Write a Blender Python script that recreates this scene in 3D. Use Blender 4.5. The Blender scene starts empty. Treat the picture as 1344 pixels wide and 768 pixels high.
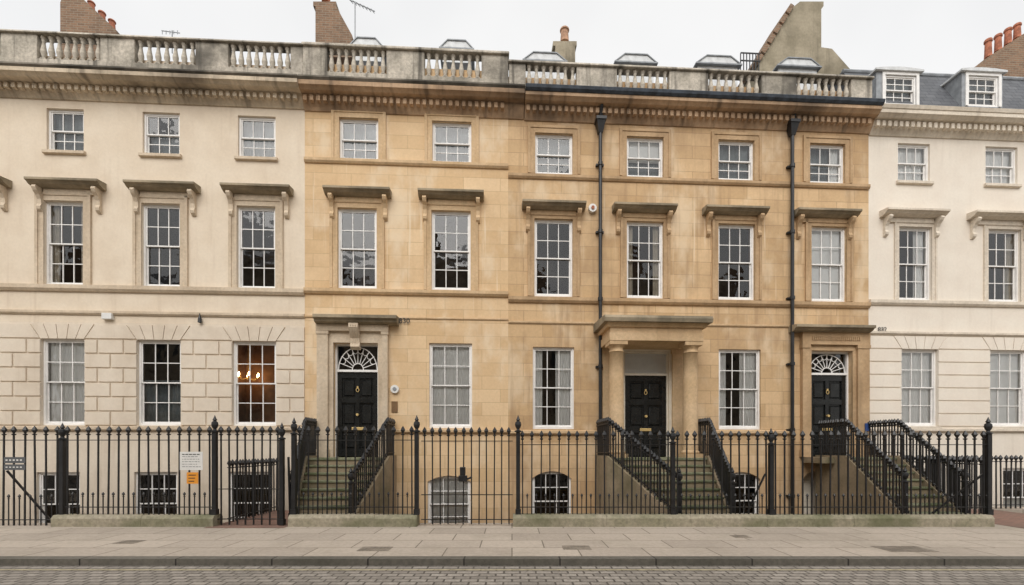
import bpy, math, random, bmesh
from math import sin, cos, pi, radians, atan, sqrt
random.seed(11)
# ---------- survey: terrace front stands at a slight angle to the street ----------
F=600.; CX=672.; HY=590.; EYE=1.6; D0=12.5
TH=atan(0.054); C_,S_=cos(TH),sin(TH)
def S(u,d=0):
    p=(u-CX)/F; return (p*(D0+d*C_)+d*S_)/(C_-p*S_)
def H(u,v,d=0): return EYE+(HY-v)/F*(D0+S(u,d)*S_+d*C_)
def WX(u,y): return (u-CX)/F*y
def WZ(v,y): return EYE+(HY-v)/F*y
scene=bpy.context.scene; COL=scene.collection
# ---------- materials ----------
def newmat(name):
    m=bpy.data.materials.new(name); m.use_nodes=True
    nt=m.node_tree; b=nt.nodes['Principled BSDF']; return m,nt,b
def rgb(c): return (c[0],c[1],c[2],1)
class N:
    def __init__(s,nt): s.nt=nt
    def n(s,t,**k):
        x=s.nt.nodes.new(t)
        for a,b in k.items(): setattr(x,a,b)
        return x
    def l(s,a,b): s.nt.links.new(a,b)
    def mixc(s,fac,a,b,mode='MIX'):
        x=s.n('ShaderNodeMix',data_type='RGBA',blend_type=mode)
        for sock,val in ((x.inputs[0],fac),(x.inputs[6],a),(x.inputs[7],b)):
            if hasattr(val,'links'): s.l(val,sock)
            else: sock.default_value=val if not isinstance(val,tuple) else rgb(val)
        return x.outputs[2]
    def math(s,op,a,b=None,clamp=False):
        x=s.n('ShaderNodeMath',operation=op); x.use_clamp=clamp
        for i,val in enumerate((a,b)):
            if val is None: continue
            if hasattr(val,'links'): s.l(val,x.inputs[i])
            else: x.inputs[i].default_value=val
        return x.outputs[0]
    def noise(s,vec,scale,detail=5,rough=.55):
        x=s.n('ShaderNodeTexNoise'); x.inputs['Scale'].default_value=scale
        x.inputs['Detail'].default_value=min(detail,4); x.inputs['Roughness'].default_value=rough
        s.l(vec,x.inputs['Vector']); return x.outputs['Fac']
    def ramp(s,fac,lo,hi,a=0,b=1):
        x=s.n('ShaderNodeMapRange'); x.interpolation_type='SMOOTHSTEP'
        s.l(fac,x.inputs[0])
        for i,v in enumerate((lo,hi,a,b)): x.inputs[i+1].default_value=v
        return x.outputs[0]
    def coords(s,flat=False):
        tc=s.n('ShaderNodeTexCoord'); sp=s.n('ShaderNodeSeparateXYZ'); s.l(tc.outputs['Object'],sp.inputs[0])
        return tc.outputs['Object'],sp.outputs
    def comb(s,x,y,z=0.):
        c=s.n('ShaderNodeCombineXYZ')
        for i,v in enumerate((x,y,z)):
            if hasattr(v,'links'): s.l(v,c.inputs[i])
            else: c.inputs[i].default_value=v
        return c.outputs[0]
def stone(name,c1,c2,mortar=None,bw=.95,bh=.33,ms=.006,dirt=(.16,.12,.08),da=.4,streak=.35,rough=.9,bump=.25,zones=(),flat=False,fine=.12,light=None,slo=.54):
    m,nt,b=newmat(name); k=N(nt); vec,(x,y,z)=k.coords()
    pv=k.comb(x,y if flat else z)
    if mortar:
        br=k.n('ShaderNodeTexBrick'); k.l(pv,br.inputs['Vector'])
        br.inputs['Color1'].default_value=rgb(c1); br.inputs['Color2'].default_value=rgb(c2); br.inputs['Mortar'].default_value=rgb(mortar)
        br.inputs['Scale'].default_value=1; br.inputs['Mortar Size'].default_value=ms; br.inputs['Mortar Smooth'].default_value=.3
        br.inputs['Brick Width'].default_value=bw; br.inputs['Row Height'].default_value=bh
        col=br.outputs['Color']; brf=br.outputs['Fac']
    else:
        col=k.mixc(k.ramp(k.noise(vec,1.3,3),.35,.65),c1,c2); brf=None
    nf=k.noise(vec,14,4,.7)
    g=k.ramp(nf,.25,.75,1-fine,1+fine)
    v=k.n('ShaderNodeVectorMath',operation='SCALE'); k.l(col,v.inputs[0]); k.l(g,v.inputs['Scale']); col=v.outputs[0]
    big=k.ramp(k.noise(vec,.55,4,.68),.42,.75)
    col=k.mixc(k.math('MULTIPLY',big,da),col,dirt)
    if light:
        lg=k.ramp(k.noise(k.comb(k.math('ADD',x,31.),y,k.math('MULTIPLY',z,.6)),.9,4,.6),.48,.68)
        col=k.mixc(k.math('MULTIPLY',lg,.6),col,light)
        sv=k.comb(k.math('MULTIPLY',x,7.),y,k.math('ADD',k.math('MULTIPLY',z,.22),7.))
        st=k.ramp(k.noise(sv,1.0,3,.6),.62,.74)
        col=k.mixc(k.math('MULTIPLY',st,.7),col,light)
    if streak>0:
        sv=k.comb(k.math('MULTIPLY',x,4.5),y,k.math('MULTIPLY',z,.32))
        st=k.ramp(k.noise(sv,1.0,4,.6),slo,slo+.24)
        col=k.mixc(k.math('MULTIPLY',st,streak),col,dirt)
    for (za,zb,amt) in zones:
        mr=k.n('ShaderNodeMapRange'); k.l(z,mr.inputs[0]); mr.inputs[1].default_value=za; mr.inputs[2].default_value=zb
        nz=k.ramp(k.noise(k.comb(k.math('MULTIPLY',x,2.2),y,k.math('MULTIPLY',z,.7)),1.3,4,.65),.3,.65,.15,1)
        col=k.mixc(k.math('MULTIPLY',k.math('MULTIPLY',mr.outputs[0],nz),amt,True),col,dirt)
    k.l(col,b.inputs['Base Color']); b.inputs['Roughness'].default_value=rough
    b.inputs['Specular IOR Level'].default_value=.25
    bp=k.n('ShaderNodeBump'); bp.inputs['Strength'].default_value=bump; bp.inputs['Distance'].default_value=.012
    hgt=nf
    if brf is not None: hgt=k.math('SUBTRACT',nf,k.math('MULTIPLY',brf,1.5))
    k.l(hgt,bp.inputs['Height']); k.l(bp.outputs[0],b.inputs['Normal'])
    return m
def plain(name,c,rough=.5,metal=0,var=.15,emit=0,spec=.5,scale=5):
    m,nt,b=newmat(name); k=N(nt); vec,_=k.coords()
    nf=k.ramp(k.noise(vec,scale,3,.6),.3,.7)
    col=k.mixc(nf,tuple(q*(1-var) for q in c),tuple(min(1,q*(1+var)) for q in c))
    k.l(col,b.inputs['Base Color']); b.inputs['Roughness'].default_value=rough; b.inputs['Metallic'].default_value=metal
    b.inputs['Specular IOR Level'].default_value=spec
    if emit: b.inputs['Emission Color'].default_value=rgb(c); b.inputs['Emission Strength'].default_value=emit
    return m
M={}
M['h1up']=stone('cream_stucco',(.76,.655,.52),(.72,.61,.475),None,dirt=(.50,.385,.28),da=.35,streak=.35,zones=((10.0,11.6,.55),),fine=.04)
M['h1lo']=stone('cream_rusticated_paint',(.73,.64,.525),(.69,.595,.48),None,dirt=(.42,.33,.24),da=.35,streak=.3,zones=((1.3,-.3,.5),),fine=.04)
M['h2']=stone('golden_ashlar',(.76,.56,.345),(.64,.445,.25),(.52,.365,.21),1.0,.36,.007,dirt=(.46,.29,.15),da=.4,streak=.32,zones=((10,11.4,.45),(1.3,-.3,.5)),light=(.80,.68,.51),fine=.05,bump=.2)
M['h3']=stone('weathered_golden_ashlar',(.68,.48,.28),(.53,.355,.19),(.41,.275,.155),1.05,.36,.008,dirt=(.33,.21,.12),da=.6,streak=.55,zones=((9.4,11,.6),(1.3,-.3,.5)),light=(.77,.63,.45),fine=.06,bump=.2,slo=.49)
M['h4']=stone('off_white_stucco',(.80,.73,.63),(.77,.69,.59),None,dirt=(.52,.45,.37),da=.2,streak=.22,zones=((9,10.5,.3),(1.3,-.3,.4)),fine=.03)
M['trim1']=stone('cream_trim',(.64,.53,.40),(.57,.46,.335),None,dirt=(.30,.23,.16),da=.4,streak=.35)
M['trim2']=stone('golden_trim',(.64,.465,.285),(.57,.40,.23),None,dirt=(.31,.21,.12),da=.4,streak=.35)
M['trim3']=stone('brown_trim',(.53,.37,.22),(.44,.295,.165),None,dirt=(.22,.145,.085),da=.5,streak=.45)
M['trim4']=stone('white_trim',(.72,.64,.53),(.64,.56,.46),None,dirt=(.35,.29,.22),da=.3,streak=.3)
M['hood']=stone('mossy_weathered_stone',(.38,.31,.215),(.24,.20,.14),None,dirt=(.09,.08,.055),da=.6,streak=.35)
M['corn']=stone('stained_cornice_stone',(.52,.36,.23),(.37,.245,.15),None,dirt=(.10,.075,.055),da=.8,streak=.7,slo=.50)
M['corn1']=stone('stained_cream_cornice',(.66,.55,.41),(.52,.425,.31),None,dirt=(.13,.105,.08),da=.8,streak=.7,slo=.50)
M['corn4']=stone('pale_cornice',(.74,.66,.55),(.66,.58,.47),None,dirt=(.28,.23,.17),da=.5,streak=.5)
M['par']=stone('lichen_parapet_stone',(.57,.51,.425),(.40,.36,.295),None,dirt=(.08,.072,.06),da=.85,streak=.85,fine=.25,bump=.5,slo=.48)
M['lip']=stone('blackened_stone',(.23,.20,.16),(.10,.09,.07),None,dirt=(.035,.03,.027),da=.8,streak=.6)
M['gutter']=plain('lead_gutter_paint',(.035,.045,.06),.45,0,.5)
M['step']=stone('mossy_step_stone',(.23,.23,.15),(.14,.15,.08),None,dirt=(.045,.055,.022),da=.7,streak=0,bump=.5,fine=.3)
M['flank']=stone('step_flank_stone',(.34,.265,.18),(.25,.20,.13),None,dirt=(.09,.09,.045),da=.75,streak=.7)
M['plinth']=stone('plinth_stone',(.37,.325,.245),(.27,.25,.17),None,dirt=(.10,.11,.05),da=.85,streak=0,fine=.25,bump=.6)
M['flags']=stone('paving_flags',(.50,.43,.355),(.41,.35,.29),(.20,.17,.135),1.05,.62,.012,dirt=(.25,.215,.165),da=.45,streak=0,flat=True,fine=.12,bump=.3)
M['kerb']=stone('granite_kerb',(.17,.155,.13),(.13,.12,.10),(.05,.045,.04),1.4,3,.014,dirt=(.06,.06,.045),da=.5,streak=0,flat=True,fine=.2)
M['setts']=stone('granite_setts',(.38,.34,.295),(.26,.232,.20),(.12,.105,.088),.22,.13,.014,dirt=(.20,.18,.15),da=.4,streak=0,flat=True,fine=.25,bump=.8)
M['path']=stone('red_brick_paving',(.30,.17,.125),(.23,.13,.10),(.16,.12,.10),.215,.075,.01,dirt=(.12,.1,.08),da=.5,streak=0,flat=True)
M['ground']=stone('area_floor',(.17,.16,.14),(.11,.10,.09),None,dirt=(.05,.05,.04),da=.5,streak=0,flat=True)
M['brick']=stone('old_brown_brick',(.29,.175,.11),(.19,.12,.08),(.28,.23,.17),.225,.075,.01,dirt=(.10,.075,.055),da=.5,streak=.3)
M['render']=stone('grey_rendered_chimney',(.36,.31,.225),(.25,.215,.15),None,dirt=(.10,.085,.06),da=.7,streak=.6)
M['slate']=stone('grey_slate',(.15,.155,.165),(.10,.105,.115),(.045,.045,.05),.3,.16,.008,dirt=(.06,.06,.06),da=.4,streak=.3,rough=.6)
M['lead']=plain('lead_sheet',(.27,.285,.30),.5,0,.2)
M['palelead']=plain('pale_lead_roof',(.62,.63,.63),.55,0,.15)
M['cover']=plain('worn_iron_cover',(.24,.205,.165),.6,0,.25)
M['pot']=plain('terracotta',(.40,.145,.08),.85,0,.35)
M['potb']=plain('buff_clay',(.42,.24,.15),.8,0,.3)
M['iron']=plain('black_iron_paint',(.014,.014,.015),.42,0,.4)
M['white']=plain('white_window_paint',(.82,.80,.77),.5,0,.06)
M['creamdoor']=plain('cream_joinery_paint',(.74,.68,.57),.5,0,.06)
M['blackdoor']=plain('black_gloss_door_paint',(.013,.014,.014),.22,0,.3)
M['brass']=plain('brass',(.72,.52,.22),.45,.5,.15)
M['bronze']=plain('dull_bronze_plate',(.24,.145,.075),.4,.4,.2)
M['curt']=plain('net_curtain',(.94,.94,.93),.95,0,.03,spec=.1)
M['curt2']=plain('linen_curtain',(.55,.49,.40),.95,0,.12,spec=.1)
M['dim']=plain('grey_voile',(.21,.235,.245),.95,0,.4,spec=.1,scale=1.5)
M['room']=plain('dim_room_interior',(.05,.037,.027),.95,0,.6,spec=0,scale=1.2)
M['roomw']=plain('warm_room_interior',(.20,.105,.055),.95,0,.4,spec=0,scale=1.5)
M['bulb']=plain('candle_bulb',(1,.62,.26),.5,0,0,emit=38)
M['plastic']=plain('white_plastic',(.74,.73,.70),.5,0,.05)
M['greysign']=plain('dark_grey_sign',(.10,.105,.11),.5,0,.1)
M['orange']=plain('orange_sign',(.75,.30,.03),.5,0,.05)
M['ink']=plain('dark_lettering',(.03,.03,.03),.6,0,.1)
M['blue']=plain('blue_enamel',(.04,.08,.25),.4,0,.1)
M['yellow']=plain('faded_yellow_line',(.42,.36,.22),.9,0,.25,scale=9)
M['opp']=stone('opposite_stone',(.42,.35,.27),(.34,.285,.215),None,dirt=(.18,.15,.11),da=.4,streak=.3)
M['darkglass']=plain('dark_glazing',(.03,.035,.04),.1,0,.1)
m,nt,b=newmat('old_window_glass'); k=N(nt); nt.nodes.remove(b); out=nt.nodes['Material Output']
vec,_=k.coords(); nz=k.noise(vec,2.2,2,.5)
bp=k.n('ShaderNodeBump'); bp.inputs['Strength'].default_value=.35; bp.inputs['Distance'].default_value=.02; k.l(nz,bp.inputs['Height'])
gl=k.n('ShaderNodeBsdfGlossy'); gl.inputs['Roughness'].default_value=.02; k.l(bp.outputs[0],gl.inputs['Normal'])
tr=k.n('ShaderNodeBsdfTransparent'); tr.inputs['Color'].default_value=(.975,.985,.98,1)
fr=k.n('ShaderNodeFresnel'); fr.inputs['IOR'].default_value=1.5
mx=k.n('ShaderNodeMixShader'); k.l(k.math('MULTIPLY',fr.outputs[0],1.8,True),mx.inputs[0]); k.l(tr.outputs[0],mx.inputs[1]); k.l(gl.outputs[0],mx.inputs[2]); k.l(mx.outputs[0],out.inputs['Surface'])
M['glass']=m
# ---------- mesh builder ----------
class MB:
    def __init__(s): s.v=[]; s.f=[]
    def add(s,vs,fs):
        o=len(s.v); s.v+= [tuple(p) for p in vs]; s.f+=[tuple(i+o for i in f) for f in fs]; return s
    def box(s,x0,x1,y0,y1,z0,z1):
        return s.add([(x0,y0,z0),(x1,y0,z0),(x1,y1,z0),(x0,y1,z0),(x0,y0,z1),(x1,y0,z1),(x1,y1,z1),(x0,y1,z1)],
          [(0,3,2,1),(4,5,6,7),(0,1,5,4),(1,2,6,5),(2,3,7,6),(3,0,4,7)])
    def poly(s,pts): return s.add(pts,[tuple(range(len(pts)))])
    def prof(s,p,x0,x1):
        n=len(p); vs=[(x0,a,b) for a,b in p]+[(x1,a,b) for a,b in p]
        return s.add(vs,[(i,(i+1)%n,n+(i+1)%n,n+i) for i in range(n)]+[tuple(range(n))[::-1],tuple(range(n,2*n))])
    def pry(s,p,y0,y1):
        n=len(p); vs=[(a,y0,b) for a,b in p]+[(a,y1,b) for a,b in p]
        return s.add(vs,[(i,(i+1)%n,n+(i+1)%n,n+i) for i in range(n)]+[tuple(range(n))[::-1],tuple(range(n,2*n))])
    def lathe(s,p,cx,cy,z0,seg=12):
        vs=[];fs=[]
        for r,z in p:
            for i in range(seg):
                a=2*pi*(i+.5)/seg; vs.append((cx+r*cos(a),cy+r*sin(a),z0+z))
        for j in range(len(p)-1):
            for i in range(seg):
                k2=(i+1)%seg; fs.append((j*seg+i,j*seg+k2,(j+1)*seg+k2,(j+1)*seg+i))
        fs.append(tuple(range(seg))[::-1]); fs.append(tuple((len(p)-1)*seg+i for i in range(seg)))
        return s.add(vs,fs)
    def beam(s,p,q,w,h=None,seg=4):
        h=h or w
        from mathutils import Vector
        p=Vector(p);q=Vector(q);d=(q-p).normalized()
        up=Vector((0,0,1)) if abs(d.z)<.95 else Vector((0,1,0))
        a=d.cross(up).normalized(); b=a.cross(d).normalized()
        if seg==4: offs=[(a*sx*w/2+b*sz*h/2) for sx,sz in((-1,-1),(1,-1),(1,1),(-1,1))]
        else: offs=[a*cos(2*pi*i/seg)*w/2+b*sin(2*pi*i/seg)*h/2 for i in range(seg)]
        n=len(offs)
        return s.add([p+o for o in offs]+[q+o for o in offs],[(i,(i+1)%n,n+(i+1)%n,n+i) for i in range(n)]+[tuple(range(n))[::-1],tuple(range(n,2*n))])
ORG={}
def place(o,org,frame):
    if frame=='F':
        o.location=(org[0]*C_-org[1]*S_, D0+org[0]*S_+org[1]*C_, org[2]); o.rotation_euler=(0,0,TH)
    else: o.location=org
def register(o,org,parent,frame):
    ORG[o.name]=tuple(org)
    if parent is not None:
        po=ORG[parent.name]; o.parent=parent; o.location=(org[0]-po[0],org[1]-po[1],org[2]-po[2])
    else: place(o,org,frame)
def meta(o,label,cat,group=None,kind=None):
    if label: o['label']=label
    if cat: o['category']=cat
    if group: o['group']=group
    if kind: o['kind']=kind
def mk(name,mb,mat,parent=None,org=None,frame='F',smooth=False,label=None,cat=None,group=None,kind=None,bevel=0):
    if org is None:
        xs=[p[0] for p in mb.v]; ys=[p[1] for p in mb.v]; zs=[p[2] for p in mb.v]
        org=((min(xs)+max(xs))/2,(min(ys)+max(ys))/2,min(zs))
    me=bpy.data.meshes.new(name); me.from_pydata([(p[0]-org[0],p[1]-org[1],p[2]-org[2]) for p in mb.v],[],mb.f)
    if mat!='glass':
        bm=bmesh.new(); bm.from_mesh(me); bmesh.ops.recalc_face_normals(bm,faces=bm.faces); bm.to_mesh(me); bm.free()
    me.materials.append(M[mat])
    if smooth:
        me.shade_smooth()
    o=bpy.data.objects.new(name,me); COL.objects.link(o); register(o,org,parent,frame); meta(o,label,cat,group,kind)
    if bevel:
        bv=o.modifiers.new('bevel','BEVEL'); bv.width=bevel; bv.segments=2
    return o
def inst(name,me,org,parent,rotz=0):
    o=bpy.data.objects.new(name,me); COL.objects.link(o); register(o,org,parent,None); 
    if rotz: o.rotation_euler=(0,0,rotz)
    return o
def empty(name,org,frame,label,cat,group=None):
    o=bpy.data.objects.new(name,None); o.empty_display_size=.3; COL.objects.link(o); register(o,org,None,frame); meta(o,label,cat,group); return o
def text(name,body,size,pt,mat,parent=None,frame='F'):
    cu=bpy.data.curves.new(name,'FONT'); cu.body=body; cu.size=size; cu.extrude=.004; cu.align_x='CENTER'; cu.align_y='CENTER'
    t=bpy.data.objects.new('tmp',cu); COL.objects.link(t)
    bpy.context.view_layer.update()
    me=bpy.data.meshes.new_from_object(t.evaluated_get(bpy.context.evaluated_depsgraph_get()))
    bpy.data.objects.remove(t)
    for v in me.vertices:
        x,y,z=v.co; v.co=(x,-z,y)
    me.materials.clear(); me.materials.append(M[mat]); me.name=name
    o=bpy.data.objects.new(name,me); COL.objects.link(o); register(o,pt,parent,frame); return o
# ---------- building pieces ----------
def wallgrid(mb,s0,s1,z0,z1,ops,d=0,rev=.26):
    xs=sorted({s0,s1}|{q for o in ops for q in (o[0],o[1]) if s0<q<s1})
    zs=sorted({z0,z1}|{q for o in ops for q in (o[2],o[3]) if z0<q<z1})
    for i in range(len(xs)-1):
        for j in range(len(zs)-1):
            cx=(xs[i]+xs[i+1])/2; cz=(zs[j]+zs[j+1])/2
            if any(o[0]<cx<o[1] and o[2]<cz<o[3] for o in ops): continue
            a,b,c,e=xs[i],xs[i+1],zs[j],zs[j+1]
            mb.poly([(a,d,c),(b,d,c),(b,d,e),(a,d,e)])
    for o in ops:
        a,b=o[0],o[1]; c=max(o[2],z0); e=min(o[3],z1)
        if e<=c: continue
        mb.poly([(a,d,c),(a,d+rev,c),(a,d+rev,e),(a,d,e)]); mb.poly([(b,d,c),(b,d+rev,c),(b,d+rev,e),(b,d,e)])
        if e==o[3]: mb.poly([(a,d,e),(b,d,e),(b,d+rev,e),(a,d+rev,e)])
        if c==o[2]: mb.poly([(a,d,c),(b,d,c),(b,d+rev,c),(a,d+rev,c)])
def archfill(mb,a,b,ztop,rise,d0,d1,n=12):
    w=b-a; R=(w*w/4+rise*rise)/(2*rise); zc=ztop-R
    arc=[]
    for i in range(n+1):
        x=a+w*i/n; arc.append((x,zc+sqrt(max(0,R*R-(x-(a+b)/2)**2))))
    for i in range(n):
        (x0,z0),(x1,z1)=arc[i],arc[i+1]
        mb.poly([(x0,d0,z0),(x1,d0,z1),(x1,d0,ztop+.002),(x0,d0,ztop+.002)])
        mb.poly([(x0,d0,z0),(x1,d0,z1),(x1,d1,z1),(x0,d1,z0)])
def op(u0,u1,z0,z1): return (S(u0)-.035,S(u1)+.035,z0,z1+.03)
def surround(par,o,w,proj,mat,name='window_surround'):
    a,b,c,e=o; mb=MB(); t=w*.35
    for (x0,x1) in ((a-w,a),(b,b+w)):
        mb.box(x0,x1,-proj*.55,.01,c,e)
    mb.box(a-w,b+w,-proj*.55-.001,.01,e,e+w)
    mb.box(a-w-.003,a-w+t,-proj,.008,c,e+w+.003); mb.box(b+w-t,b+w+.003,-proj,.008,c,e+w+.003); mb.box(a-w+t,b+w-t,-proj+.002,.008,e+w-t,e+w+.002)
    return mk(name,mb,mat,par)
def hood(par,u0,u1,vt,ur,mat='hood',p=.30,mat2='trim1',drop=.60,ins=.10):
    s0,s1=S(u0,-p),S(u1,-p); zt=H(ur,vt,-p)
    mb=MB(); mb.prof([(.01,zt+.04),(-p,zt),(-p,zt-.055),(-p+.05,zt-.075),(-p+.09,zt-.11),(-.1,zt-.15),(.01,zt-.15)],s0,s1)
    h=mk('hood_moulding',mb,mat,par)
    za=zt-.152; k=drop/.68
    for c in (s0+ins+.06,s1-ins-.06):
        q=MB(); q.prof([(.01,za),(-p+.08,za),(-p+.06,za-.06*k),(-p+.10,za-.14*k),(-.13,za-.22*k),(-.08,za-.33*k),(-.07,za-.46*k),(-.105,za-.55*k),(-.09,za-.62*k),(-.03,za-.68*k),(.01,za-.68*k)],c-.05,c+.05)
        mk('bracket',q,mat2,par)
    q=MB(); q.box(s0+ins+.14,s1-ins-.14,-.05,.009,za-.13,za-.004); mk('frieze',q,mat2,par)
    return zt
def sheetc(a,b,c,e,d,amp=.02,per=.11):
    mb=MB(); n=max(6,int((b-a)/per*6)); ph=random.random()*6
    for i in range(n+1):
        x=a+(b-a)*i/n; y=d+amp*sin(2*pi*x/per+ph+sin(x*9)*1.2)
        mb.v+=[(x,y,c),(x,y,e)]
    mb.f=[(2*i,2*i+2,2*i+3,2*i+1) for i in range(n)]; return mb
def window(house,o,cols=3,rt=2,rb=2,cover='',sill='trim1',base=0.,mid=.5,lab=None):
    a,b,c,e=o; d=base+.06; mb=MB(); j=.05
    mb.box(a,a+j,d,d+.11,c,e); mb.box(b-j,b,d,d+.11,c,e); mb.box(a+j,b-j,d+.001,d+.109,e-j,e); mb.box(a+j,b-j,d+.001,d+.109,c,c+.06)
    zm=c+(e-c)*mid; A,B=a+j,b-j
    def sash(z0,z1,y,rows,low):
        st=.032; bt=.055 if low else .032; tp=.032
        mb.box(A,A+st,y,y+.035,z0,z1); mb.box(B-st,B,y,y+.035,z0,z1); mb.box(A+st,B-st,y+.001,y+.034,z0,z0+bt); mb.box(A+st,B-st,y+.001,y+.034,z1-tp,z1)
        x0,x1,y0,y1=A+st,B-st,z0+bt,z1-tp; w=.0105
        for i in range(1,cols):
            x=x0+(x1-x0)*i/cols; mb.box(x-w,x+w,y+.004,y+.03,y0,y1)
        for i in range(1,rows):
            z=y0+(y1-y0)*i/rows; mb.box(x0,x1,y+.006,y+.028,z-w,z+w)
        return x0,x1,y0,y1,y+.018
    g=MB()
    for q in (sash(zm,e-j,d+.02,rt,False),sash(c+.06,zm+.035,d+.06,rb,True)):
        x0,x1,y0,y1,y=q
        nr=rt if q[4]<d+.05 else rb
        for i in range(cols):
            for k2 in range(nr):
                xa=x0+(x1-x0)*i/cols; xb=x0+(x1-x0)*(i+1)/cols; za=y0+(y1-y0)*k2/nr; zb=y0+(y1-y0)*(k2+1)/nr
                t=[random.uniform(-.0025,.0025) for _ in range(3)]
                g.poly([(xa,y+t[0],za),(xb,y+t[1],za),(xb,y+t[1]+t[2],zb),(xa,y+t[0]+t[2],zb)])
    win=mk('window',mb,'white',house)
    if lab: win['label']=lab
    mk('window_glass',g,'glass',win)
    y=d+.13
    def cur(p,q,z0,z1,yy,amp,per,mt): mk('curtain',sheetc(p,q,z0,z1,yy,amp,per),mt,win,smooth=True)
    W=B-A; z0,z1=c+.03,e-.02
    if cover=='full': cur(A,B,z0,z1,y,.008,.11,'curt')
    elif cover=='half': cur(A,B,z0,zm,y,.008,.09,'curt')
    elif cover=='dim': cur(A,B,z0,z1,y+.02,.012,.12,'dim')
    elif cover=='dimhalf': cur(A,B,z0,zm+.1,y+.02,.012,.12,'dim')
    elif cover=='dimright': cur(A,B,z0,z1,y+.05,.012,.12,'dim'); cur(B-W*.3,B,z0,z1,y,.014,.08,'curt')
    elif cover=='blind':
        q=MB(); q.box(A,B,y,y+.01,zm-.05,z1); mk('roller_blind',q,'curt',win); cur(A,B,z0,zm,y+.06,.012,.12,'dim')
    elif cover=='fullblind':
        q=MB(); q.box(A,B,y-.01,y,z0,z1); mk('roller_blind',q,'curt',win)
    elif cover=='sides':
        for (p,q) in ((A,A+W*.2),(B-W*.2,B)): cur(p,q,z0,z1,y,.02,.08,'curt2')
    elif cover=='bright':
        for (p,q) in ((A,A+W*.22),(B-W*.42,B)): cur(p,q,z0,z1,y,.014,.09,'curt')
    elif cover=='right': cur(B-W*.38,B,z0,z1,y,.014,.08,'curt')
    if sill:
        q=MB(); q.prof([(d-.005,c+.012),(base-.07,c-.005),(base-.07,c-.075),(base-.04,c-.09),(d-.005,c-.09)],a-.06,b+.06); mk('sill',q,sill,win)
    return win
def band(house,s0,s1,zt,h,p,mat,name='string_course'):
    mb=MB(); mb.prof([(.01,zt+p*.3),(-p,zt),(-p,zt-h*.6),(-p*.5,zt-h),(.01,zt-h)],s0,s1); return mk(name,mb,mat,house)
def cornice(house,s0,s1,zt,p,h,mat,lip=None,dent=True,endl=0,endr=0):
    mb=MB()
    if lip:
        l=MB(); l.prof([(.02,zt+.002),(-p-.02,zt-.005),(-p-.03,zt-.05),(-p+.02,zt-h*.22),(.02,zt-h*.22)],s0-endl-.01*(endl>0),s1+endr+.01*(endr>0)); mk('cornice_lip',l,lip,house); z1=zt-h*.222
    else: z1=zt
    mb.prof([(.02,z1),(-p,z1),(-p,z1-h*.22),(-p+.05,z1-h*.28),(-p+.10,z1-h*.36),(-.20,z1-h*.38),(-.19,z1-h*.5),(-.10,z1-h*.78),(-.03,z1-h),(.02,z1-h)],s0-endl,s1+endr)
    if dent:
        n=int((s1-s0)/.17); 
        for i in range(n):
            x=s0+.04+i*(s1-s0-.08)/n; mb.box(x,x+.095,-.235,-.08,z1-h*.72,z1-h*.42)
    return mk('cornice',mb,mat,house)
bal_mesh={}
def balustrade(house,s0,s1,panels,zb,z1,z2,zt,d=-.14,mat='par'):
    mb=MB(); T=.2; z1-=.08; z2+=.06; zt-=.03
    mb.box(s0,s1,d,d+T+.05,zb,z1)
    mb.prof([(d-.05,z2),(d-.05,zt-.05),(d-.02,zt),(d+T+.04,zt),(d+T+.06,zt-.05),(d+T+.06,z2)],s0-.02,s1+.02)
    cur=s0
    ps=sorted(panels)
    for (a,b) in ps+[(s1,s1)]:
        if a>cur+.02: mb.box(cur,a,d+.01,d+T,z1,z2)
        cur=b
    o=mk('balustrade',mb,mat,house,bevel=.012)
    h=z2-z1; key=round(h,3)
    if key not in bal_mesh:
        q=MB(); q.lathe([(.075,0),(.075,.08*h),(.04,.1*h),(.04,.15*h),(.068,.32*h),(.07,.4*h),(.048,.58*h),(.033,.76*h),(.052,.84*h),(.035,.87*h),(.07,.92*h),(.07,h)],0,0,0,10)
        me=bpy.data.meshes.new('baluster'); me.from_pydata(q.v,[],q.f); me.materials.append(M[mat]); me.shade_smooth(); bal_mesh[key]=me
    for (a,b) in ps:
        n=max(3,round((b-a)/.205))
        for i in range(n):
            inst('baluster',bal_mesh[key],(a+(b-a)*(i+.5)/n,d+.09,z1),o)
    return o
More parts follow.
